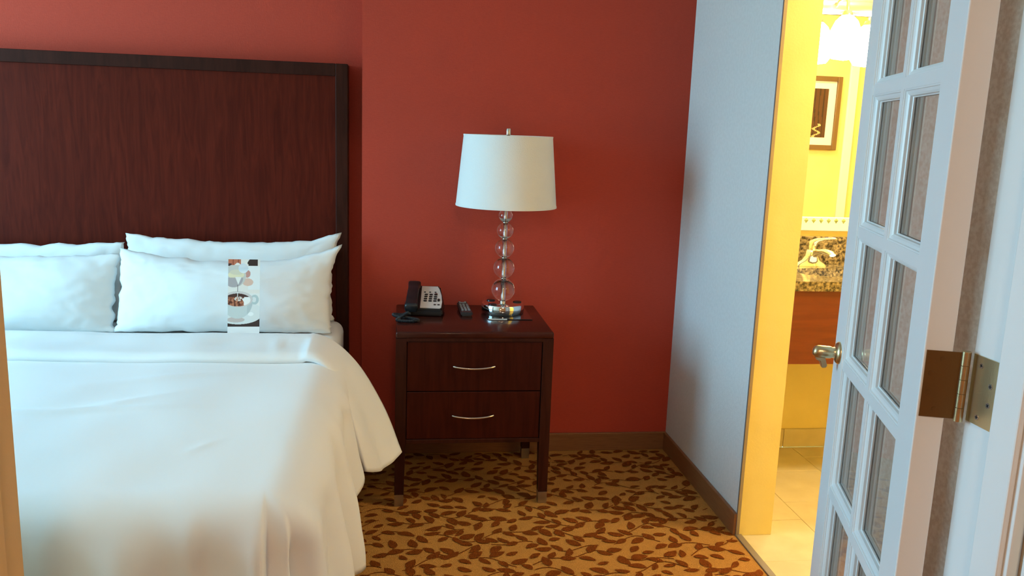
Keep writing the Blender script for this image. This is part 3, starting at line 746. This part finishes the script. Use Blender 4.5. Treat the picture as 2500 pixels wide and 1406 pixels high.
# ---------------------------------------------------------------- table lamp
LX, LY, LZ = 0.452, 3.526, NT + 0.004
lamp = thing('table_lamp', 'table lamp of stacked clear glass balls on a chrome base with a white shade', 'lamp', (LX, LY, LZ))
C_ = (LX, LY, 0)
part('base', lathe(B(), [(0, LZ), (0.090, LZ), (0.0925, LZ + 0.003), (0.0925, LZ + 0.037), (0.090, LZ + 0.0405), (0.03, LZ + 0.0415), (0, LZ + 0.0415)], C_, 72), CHROME, lamp, 40)
for ang in (135, 222, 12):
    a = math.radians(ang); rr_ = 0.066
    s = part('power_socket', lathe(B(), [(0, 0), (0.0185, 0), (0.0185, 0.0025), (0.015, 0.0035), (0, 0.0035)], (LX + rr_ * math.cos(a), LY + rr_ * math.sin(a), LZ + 0.0412), 28), BLACK, lamp, 40)
z = LZ + 0.0415
part('base_collar', lathe(B(), [(0.012, z - .001), (0.013, z + 0.006), (0.009, z + 0.010)], C_, 32), NICKEL, lamp, 60)
zz = z + 0.006
bounds = []
for r in (0.0500, 0.0450, 0.0405, 0.0350, 0.0295):
    c = zz + r; bounds.append((c, r)); zz = c + r
part('rod', lathe(B(), [(0, z), (0.0050, z), (0.0050, 1.46), (0, 1.46)], C_, 20), NICKEL, lamp, 50)
for k, (c, r) in enumerate(bounds):
    # ball with a bore for the rod: one closed turned profile
    a0 = math.asin(0.0075 / r); N = 30
    prof = [(r * math.sin(a), c - r * math.cos(a)) for a in [lerp(a0, PI - a0, t / N) for t in range(N + 1)]]
    part('glass_ball', lathe(B(), prof, C_, 48, closed=True), GLASS, lamp, 80)
    zc = c + r
    part('metal_ring', lathe(B(), [(0.0052, zc - 0.005), (0.010, zc - 0.0035), (0.0115, zc), (0.010, zc + 0.0035), (0.0052, zc + 0.005)], C_, 32), NICKEL, lamp, 60)
S0, S1, R0, R1 = 1.186, 1.474, 0.2125, 0.186
part('lamp_shade', lathe(B(), [(R0, S0), (R1, S1), (R1 - 0.0022, S1), (R0 - 0.0022, S0)], C_, 96, closed=True), SHADE, lamp, 50)
for (r, zr) in ((R0, S0), (R1, S1)):
    part('shade_trim', lathe(B(), [(r + 0.0012, zr - .0035), (r + 0.0012, zr + 0.0035), (r - 0.0034, zr + 0.0035), (r - 0.0034, zr - .0035)], C_, 96, closed=True), SHADE, lamp, 50)
sp = B()
for k in range(3):
    a = 2 * PI * k / 3 + 0.4; tube(sp, [(LX, LY, 1.468), (LX + 0.09 * math.cos(a), LY + 0.09 * math.sin(a), 1.462), (LX + (R1 - .002) * math.cos(a), LY + (R1 - .002) * math.sin(a), 1.4705)], 0.002, 6)
part('shade_spider', sp, NICKEL, lamp)
part('finial', lathe(B(), [(0, 1.458), (0.005, 1.460), (0.005, 1.474), (0.0105, 1.480), (0.0105, 1.503), (0.009, 1.5055), (0, 1.506)], C_, 28), NICKEL, lamp, 40)

# flat dark card lying under the lamp base
hc = thing('notice_card', 'flat dark glossy card with a white edge lying under the lamp base', 'card', (0.47, 3.50, NT))
part('card_sheet', xbox(0.375, 0.562, 3.385, 3.635, NT + 0.0005, NT + 0.0035, bev=0.0008, seg=1), CARDD, hc)
part('white_edge', xbox(0.383, 0.455, 3.3838, 3.392, NT + 0.001, NT + 0.0042), CARDW, hc)

# ---------------------------------------------------------------- telephone
ph = thing('telephone', 'black corded desk telephone with pale keypad face on the nightstand', 'telephone', (0.115, 3.53, NT), (0, 0, math.radians(-6)))
# local coordinates: x right, y back, z up
PW0, PW1, PY0, PY1 = -0.072, 0.084, -0.090, 0.090
def slope(y): return lerp(0.030, 0.100, (y - PY0) / (PY1 - PY0))
hexa_b = hexa(B(), [(PW0, PY0, 0.004), (PW1, PY0, 0.004), (PW1, PY1, 0.004), (PW0, PY1, 0.004), (PW0, PY0, slope(PY0)), (PW1 - .004, PY0, slope(PY0)), (PW1 - 0.022, PY1, slope(PY1)), (PW0 + .004, PY1, slope(PY1))], 0.006)
part('body', hexa_b, BLACK, ph, 40, local=True)
sl = math.atan2(0.070, 0.180); U = Vector((0, math.cos(sl), math.sin(sl))); Nn = Vector((0, -math.sin(sl), math.cos(sl))); O0 = Vector((0, PY0, slope(PY0)))
LS = 0.180 / math.cos(sl)
def onface(x, s, h=0.0): return Vector((x, 0, 0)) + O0 + U * s + Nn * h
def plate(bm, outline, h0, h1):
    A = [bm.verts.new(onface(x, s, h0)) for x, s in outline]; C = [bm.verts.new(onface(x, s, h1)) for x, s in outline]; n = len(outline)
    bm.faces.new(C); bm.faces.new(A[::-1])
    for k in range(n): bm.faces.new((A[k], A[(k + 1) % n], C[(k + 1) % n], C[k]))
    bmesh.ops.recalc_face_normals(bm, faces=bm.faces[:]); return bm
fx0, fx1 = -0.012, 0.076
out = [(fx0, 0.012), (fx1 - 0.006, 0.010), (fx1, 0.016), (fx1 + 0.001, 0.06), (fx1 - 0.004, 0.11), (fx1 - 0.014, 0.155), (fx1 - 0.024, 0.180), (fx0 - 0.004, 0.180)]
fp = part('face_plate', plate(B(), out, 0.0, 0.003), PLATE, ph, local=True)
def key(cx, cs, w_, h_, m=KEY, rnd_=True, nm='key'):
    N = 12
    pts = [(cx + w_ / 2 * math.copysign(abs(math.cos(a)) ** 0.6, math.cos(a)), cs + h_ / 2 * math.copysign(abs(math.sin(a)) ** 0.6, math.sin(a))) for a in [2 * PI * k / N for k in range(N)]]
    part(nm, plate(B(), pts, 0.0025, 0.0055), m, fp, local=True)
for r_ in range(4):
    for c_ in range(3): key(0.007 + c_ * 0.0205 - r_ * 0.0004, 0.112 - r_ * 0.0165, 0.0145, 0.0095)
for c_, xx in enumerate((0.000, 0.022, 0.045)): key(xx, 0.131, 0.008, 0.005)
key(0.0485, 0.119, 0.011, 0.007, REDKEY, nm='message_light'); key(0.0625, 0.070, 0.010, 0.020)
key(0.048, 0.034, 0.010, 0.006); key(0.064, 0.034, 0.010, 0.006)
# handset resting along the left side
hs = B()
path = []
for k in range(25):
    t = k / 24; s = lerp(-0.010, LS - 0.004, t); h = 0.012 + 0.010 * math.sin(PI * t)
    path.append((s, h))
xs0, xs1 = PW0 - 0.004, -0.020
prev = None
for k, (s, h) in enumerate(path):
    t = k / 24; endb = max(0, 1 - min(t, 1 - t) / 0.26); th = 0.010 + 0.006 * sstep(0, 1, endb); wd = (xs1 - xs0) / 2 * (0.86 + 0.14 * sstep(0, 1, endb)) * (1 if 0 < k < 24 else 0.8); cxm = (xs0 + xs1) / 2
    if k in (0, 24): th *= 0.6
    ring = []
    for q in range(16):
        a = 2 * PI * q / 16; ca, sa = math.cos(a), math.sin(a)
        ring.append(hs.verts.new(onface(cxm + wd * math.copysign(abs(ca) ** 0.5, ca), s, h + (0 if sa > 0 else -0.010 * sstep(0, 1, endb)) + th * math.copysign(abs(sa) ** 0.6, sa))))
    if prev:
        for q in range(16): hs.faces.new((prev[q], prev[(q + 1) % 16], ring[(q + 1) % 16], ring[q]))
    else: hs.faces.new(ring[::-1])
    prev = ring
hs.faces.new(prev); bmesh.ops.recalc_face_normals(hs, faces=hs.faces[:])
part('handset', hs, BLACK, ph, 50, local=True)
# coiled cord
cpts = [(-0.058, -0.095, 0.018), (-0.085, -0.105, 0.009), (-0.118, -0.100, 0.009), (-0.110, -0.125, 0.009), (-0.080, -0.150, 0.009), (-0.050, -0.170, 0.011), (-0.022, -0.185, 0.010), (-0.010, -0.200, 0.009), (-0.030, -0.214, 0.009), (-0.065, -0.215, 0.009), (-0.092, -0.205, 0.009), (-0.088, -0.185, 0.012), (-0.060, -0.160, 0.026), (-0.052, -0.125, 0.018), (-0.062, -0.085, 0.012)]
def catmull(P, n):
    out = []
    for i in range(len(P) - 1):
        a, b, c, d = (Vector(P[max(i - 1, 0)]), Vector(P[i]), Vector(P[i + 1]), Vector(P[min(i + 2, len(P) - 1)]))
        for k in range(n):
            t = k / n; out.append(0.5 * ((2 * b) + (c - a) * t + (2 * a - 5 * b + 4 * c - d) * t * t + (3 * b - a - 3 * c + d) * t ** 3))
    out.append(Vector(P[-1])); return out
cl = catmull(cpts, 60); coil = []; acc = 0
for i in range(len(cl) - 1):
    p, q = cl[i], cl[i + 1]; d = q - p; acc += d.length; dn = d.normalized(); s_ = dn.cross(Vector((0, 0, 1))).normalized(); u_ = s_.cross(dn)
    a = acc / 0.0046 * 2 * PI; coil.append(p + (s_ * math.cos(a) + u_ * math.sin(a)) * 0.0058)
part('coiled_cord', tube(B(), coil, 0.0017, 5), RUBBER, ph, 80, local=True)
part('cord_core', tube(B(), cl[::4], 0.0044, 8), RUBBER, ph, 80, local=True)

# ---------------------------------------------------------------- remote control
rc = thing('remote_control', 'small dark remote control with grey buttons on the nightstand', 'remote', (0.2885, 3.545, NT), (0, 0, math.radians(2)))
part('body', hexa(B(), [(-0.024, -0.098, 0.0005), (0.024, -0.098, 0.0005), (0.022, 0.098, 0.0005), (-0.022, 0.098, 0.0005), (-0.026, -0.098, 0.018), (0.026, -0.098, 0.018), (0.024, 0.098, 0.024), (-0.024, 0.098, 0.024)], 0.005), REMOTE, rc, 50, local=True)
zt = lambda y: 0.018 + (y + 0.098) / 0.196 * 0.006
def rbut(x, y, w_, h_, m=RKEY): part('button', xbox(x - w_ / 2, x + w_ / 2, y - h_ / 2, y + h_ / 2, zt(y) - 0.001, zt(y) + 0.0022, bev=0.001, seg=1), m, rc, 50, local=True)
for r_ in range(6):
    for c_ in range(3): rbut(-0.014 + 0.014 * c_, -0.060 + r_ * 0.021, 0.0095, 0.012)
rbut(0, 0.074, 0.030, 0.012); rbut(-0.012, 0.090, 0.009, 0.006); rbut(0.012, 0.090, 0.009, 0.006)

# ---------------------------------------------------------------- bathroom vanity
VX0, VX1, VF, VB, VZ = XR + WT + .001, 3.05, 3.238, YW - .002, 0.925
vt = thing('vanity_counter', 'brown granite vanity counter with white basin and cherry wood apron', 'vanity', (VX0, VB, 0))
def counter():
    bm = B(); cxs, cys, rx, ry = 2.02, 3.480, 0.26, 0.115; N = 64
    inner, outer = [], []
    for k in range(N):
        a = 2 * PI * k / N; ca, sa = math.cos(a), math.sin(a)
        ix, iy = cxs + rx * math.copysign(abs(ca) ** 0.62, ca), cys + ry * math.copysign(abs(sa) ** 0.62, sa)
        # project the direction to the slab outline
        tx = ((VX1 - .01 - cxs) if ca > 0 else (cxs - VX0)) / max(1e-6, abs(ca)); ty = ((VB - cys) if sa > 0 else (cys - VF)) / max(1e-6, abs(sa)); t = min(tx, ty)
        inner.append((ix, iy)); outer.append([cxs + ca * t, cys + sa * t])
    for (qx, qy) in ((VX0, VF), (VX1 - .01, VF), (VX0, VB), (VX1 - .01, VB)):     # snap nearest to corners
        k = min(range(N), key=lambda k: (outer[k][0] - qx) ** 2 + (outer[k][1] - qy) ** 2); outer[k] = [qx, qy]
    z0, z1 = VZ - 0.041, VZ
    L = [[bm.verts.new((x, y, z)) for x, y in ring] for ring, z in ((inner, z1), (outer, z1), (outer, z0), (inner, z0))]
    for a, b in zip(L, L[1:] + L[:1]):
        for k in range(N): bm.faces.new((a[k], a[(k + 1) % N], b[(k + 1) % N], b[k]))
    bmesh.ops.recalc_face_normals(bm, faces=bm.faces[:])
    # basin
    bs = B(); prof = [(1.015, -0.041), (0.985, -0.047), (0.95, -0.075), (0.88, -0.125), (0.72, -0.155), (0.40, -0.165), (0.06, -0.168)]; R = []
    for s, dz_ in prof:
        R.append([bs.verts.new((cxs + rx * s * math.copysign(abs(math.cos(2 * PI * k / N)) ** 0.62, math.cos(2 * PI * k / N)), cys + ry * s * math.copysign(abs(math.sin(2 * PI * k / N)) ** 0.62, math.sin(2 * PI * k / N)), VZ + dz_)) for k in range(N)])
    for a, b in zip(R, R[1:]):
        for k in range(N): bs.faces.new((a[k], a[(k + 1) % N], b[(k + 1) % N], b[k]))
    bs.faces.new(R[-1])
    bmesh.ops.recalc_face_normals(bs, faces=bs.faces[:])
    return bm, bs
cb, bs = counter()
part('granite_slab', cb, GRANITE, vt)
bo = part('basin', bs, PORC, vt, 60); s = bo.modifiers.new('thick', 'SOLIDIFY'); s.thickness = 0.008; s.offset = 1
part('backsplash', xbox(VX0, VX1 - .01, VB - 0.022, VB, VZ, 1.056, bev=0.002), GRANITE, vt)
part('apron', xbox(VX0, VX1 - .02, VF + 0.018, VF + 0.04, 0.565, VZ - 0.041), CHERRY, vt)
part('apron_return', xbox(VX1 - 0.042, VX1 - .02, VF + 0.04, VB, 0.565, VZ - 0.041), CHERRY, vt)

fc = thing('faucet', 'chrome single lever faucet on the granite counter', 'faucet', (1.905, 3.652, VZ))
def ring_loft(bm, rings, n=24):
    vs_ = []
    for (c, rx, ry, tilt) in rings:
        R = Matrix.Rotation(tilt, 3, 'X')
        vs_.append([bm.verts.new(Vector(c) + R @ Vector((rx * math.cos(2 * PI * k / n), ry * math.sin(2 * PI * k / n), 0))) for k in range(n)])
    for a, b in zip(vs_, vs_[1:]):
        for k in range(n): bm.faces.new((a[k], a[(k + 1) % n], b[(k + 1) % n], b[k]))
    bm.faces.new(vs_[0][::-1]); bm.faces.new(vs_[-1]); bmesh.ops.recalc_face_normals(bm, faces=bm.faces[:]); return bm
fo = Vector((1.905, 3.652, VZ)); fv = lambda x, y, z: tuple(fo + Vector((x, y, z)))
part('base', ring_loft(B(), [(fv(0, 0, 0), 0.082, 0.028, 0), (fv(0, 0, 0.006), 0.082, 0.028, 0), (fv(0, 0, 0.014), 0.072, 0.026, 0), (fv(0, -.002, 0.030), 0.046, 0.026, 0), (fv(0, -.004, 0.052), 0.034, 0.028, 0.1), (fv(0, -.006, 0.072), 0.030, 0.030, 0.15), (fv(0, -.006, 0.080), 0.022, 0.022, 0.15)]), CHROME, fc, 50)
part('spout', ring_loft(B(), [(fv(0.004, -.012, 0.056), 0.020, 0.020, 0.9), (fv(0.014, -.045, 0.074), 0.019, 0.015, 1.1), (fv(0.026, -.085, 0.082), 0.018, 0.012, 1.45), (fv(0.036, -.115, 0.078), 0.017, 0.012, 1.8), (fv(0.040, -.126, 0.070), 0.015, 0.010, 2.2)]), CHROME, fc, 60)
part('lever', ring_loft(B(), [(fv(0, -.004, 0.078), 0.020, 0.020, 0), (fv(0, -.004, 0.100), 0.021, 0.021, 0.1), (fv(0.004, -.010, 0.116), 0.020, 0.018, 0.5), (fv(0.016, -.028, 0.127), 0.016, 0.010, 1.0), (fv(0.036, -.056, 0.136), 0.013, 0.006, 1.2), (fv(0.058, -.085, 0.142), 0.011, 0.005, 1.3), (fv(0.066, -.095, 0.142), 0.006, 0.003, 1.4)]), CHROME, fc, 60)

# mirror with a beaded rail along its foot
mi = thing('wall_mirror', 'frameless wall mirror above the vanity with a white beaded foot rail', 'mirror', (2.2, YW, 1.083))
part('mirror_glass', xbox(XR + WT + 0.02, 3.02, YW - 0.017, YW - 0.001, 1.148, 2.06), MIRROR, mi)
part('foot_rail', xbox(XR + WT + 0.02, 3.02, YW - 0.024, YW - 0.001, 1.083, 1.148, bev=0.003), MFRAME, mi)
x = XR + WT + 0.05; first = None
while x < 3.0:
    if first is None:
        g = B(); cx, cz, y_ = x, 1.133, YW - 0.024
        pts = [(cx - 0.011, cz), (cx, cz - 0.015), (cx + 0.011, cz), (cx, cz + 0.010)]
        vv = [g.verts.new((a, y_, b)) for a, b in pts]; ap = g.verts.new((cx, y_ - 0.005, cz))
        for k in range(4): g.faces.new((vv[k], vv[(k + 1) % 4], ap))
        bmesh.ops.recalc_face_normals(g, faces=g.faces[:])
        first = part('bead', g, GEM, mi); fx = x
    else: copy_part(first, mi, (x - fx, 0, 0))
    x += 0.0375

# two-lamp wall light over the mirror
LB = [1.935, 2.185, 2.435]
vl = thing('vanity_light', 'wall light with bright frosted shades above the bathroom mirror', 'wall light', (2.185, YW, 2.0))
part('back_plate', xbox(1.70, 2.67, YW - 0.03, YW - 0.001, 2.062, 2.135, bev=0.006), NICKEL, vl, 40)
part('plate_ridge', xbox(1.72, 2.65, YW - 0.045, YW - 0.028, 2.075, 2.122, bev=0.006), NICKEL, vl, 40)
for lx in LB:
    ly = 3.60
    part('arm', tube(B(), [(lx, YW - 0.04, 2.095), (lx, YW - 0.07, 2.115), (lx, ly + 0.03, 2.12), (lx, ly + .006, 2.105), (lx, ly, 2.07), (lx, ly, 2.045)], 0.007, 10), NICKEL, vl, 60)
    part('shade_cap', lathe(B(), [(0, 2.066), (0.016, 2.062), (0.024, 2.045), (0.024, 2.03)], (lx, ly, 0), 32), NICKEL, vl, 50)
    part('frosted_shade', lathe(B(), [(0.0, 2.048), (0.024, 2.042), (0.046, 2.020), (0.064, 1.980), (0.072, 1.930), (0.068, 1.885), (0.050, 1.860), (0.0, 1.852)], (lx, ly, 0), 40), BLAMP, vl, 80)

# framed picture and door casing on the opposite bathroom wall, seen in the mirror
pc = thing('framed_picture', 'bronze framed dark picture with white mat reflected in the bathroom mirror', 'picture', (2.86, BY0, 1.439))
PX0, PX1, PZ0, PZ1 = 2.67, 3.075, 1.439, 1.946
fwd = 0.034
for a in ((PX0, PX0 + fwd, PZ0, PZ1), (PX1 - fwd, PX1, PZ0, PZ1), (PX0 + fwd, PX1 - fwd, PZ0, PZ0 + fwd), (PX0 + fwd, PX1 - fwd, PZ1 - fwd, PZ1)):
    part('frame_side', xbox(a[0], a[1], BY0 + .001, BY0 + 0.026, a[2], a[3], bev=0.004), GOLDF, pc)
part('mat_board', xbox(PX0 + fwd, PX1 - fwd, BY0 + .002, BY0 + 0.010, PZ0 + fwd, PZ1 - fwd), MATB, pc)
def art(u, v):
    c = (84, 52, 26) if (u * 7 + 0.4 * nz(u * 3, v * 2, 1)) % 1 < 0.75 else (52, 32, 18)
    if v > 0.72 and abs(u - 0.30 - 0.10 * math.sin(v * 40)) < 0.05: c = (200, 178, 120)
    return srgb(*c)
a_ = col_grid('art_print', 0.225, 0.336, 44, 64, art, None, PRINT2, pc, 0.0012)
a_.matrix_basis = pc.matrix_basis.inverted() @ Matrix.Translation((2.872, BY0 + 0.0115, 1.525)) @ Matrix.Rotation(PI, 4, 'Z')
struct('trim_6', xbox(3.132, 3.195, BY0, BY0 + 0.02, 0, 2.12, bev=0.004), TRIM, 'white casing of the bathroom closet seen in the mirror')

# ---------------------------------------------------------------- added sitting room ceiling light (unseen, warm light from behind the viewer)
for i, (lx, ly) in enumerate(((0.10, -0.95),)):
    cl_ = thing('added_ceiling_light', 'added unseen round ceiling light giving warm light from the sitting room', 'ceiling light', (lx, ly, CH))
    part('rim', lathe(B(), [(0, CH - .001), (0.20, CH - .001), (0.20, CH - 0.03), (0.185, CH - 0.035), (0, CH - 0.035)], (lx, ly, 0), 48), NICKEL, cl_, 40)
    part('glass_bowl', lathe(B(), [(0.182, CH - 0.034), (0.175, CH - 0.060), (0.14, CH - 0.085), (0.08, CH - 0.100), (0, CH - 0.105)], (lx, ly, 0), 48), LLAMP_FILL, cl_, 80)

cl_ = thing('added_ceiling_light', 'added unseen round ceiling light for more warm light from the bathroom', 'ceiling light', (2.15, 2.45, CH))  # unseen lamp added to throw warm light out through the bathroom opening
part('rim', lathe(B(), [(0, CH - .001), (0.17, CH - .001), (0.17, CH - 0.03), (0.155, CH - 0.035), (0, CH - 0.035)], (2.15, 2.45, 0), 48), NICKEL, cl_, 40)
part('glass_bowl', lathe(B(), [(0.152, CH - 0.034), (0.145, CH - 0.060), (0.11, CH - 0.080), (0.06, CH - 0.092), (0, CH - 0.096)], (2.15, 2.45, 0), 48), BCEIL_FILL, cl_, 80)

# ---------------------------------------------------------------- added sitting room floor lamp (unseen, sends warm light through the hinge gap)
fx_, fy_ = -1.05, -1.38
fl = thing('added_floor_lamp', 'added unseen standing lamp giving warm light from the sitting room', 'lamp', (fx_, fy_, 0))
part('base', lathe(B(), [(0, 0), (0.14, 0), (0.14, 0.012), (0.12, 0.022), (0.015, 0.03), (0, 0.03)], (fx_, fy_, 0), 40), NICKEL, fl, 40)
part('pole', lathe(B(), [(0, 0.03), (0.011, 0.03), (0.011, 1.42), (0, 1.42)], (fx_, fy_, 0), 20), NICKEL, fl, 40)
part('lamp_shade', lathe(B(), [(0.20, 1.30), (0.16, 1.58), (0.158, 1.58), (0.198, 1.30)], (fx_, fy_, 0), 48, closed=True), FLAMP_FILL, fl, 50)
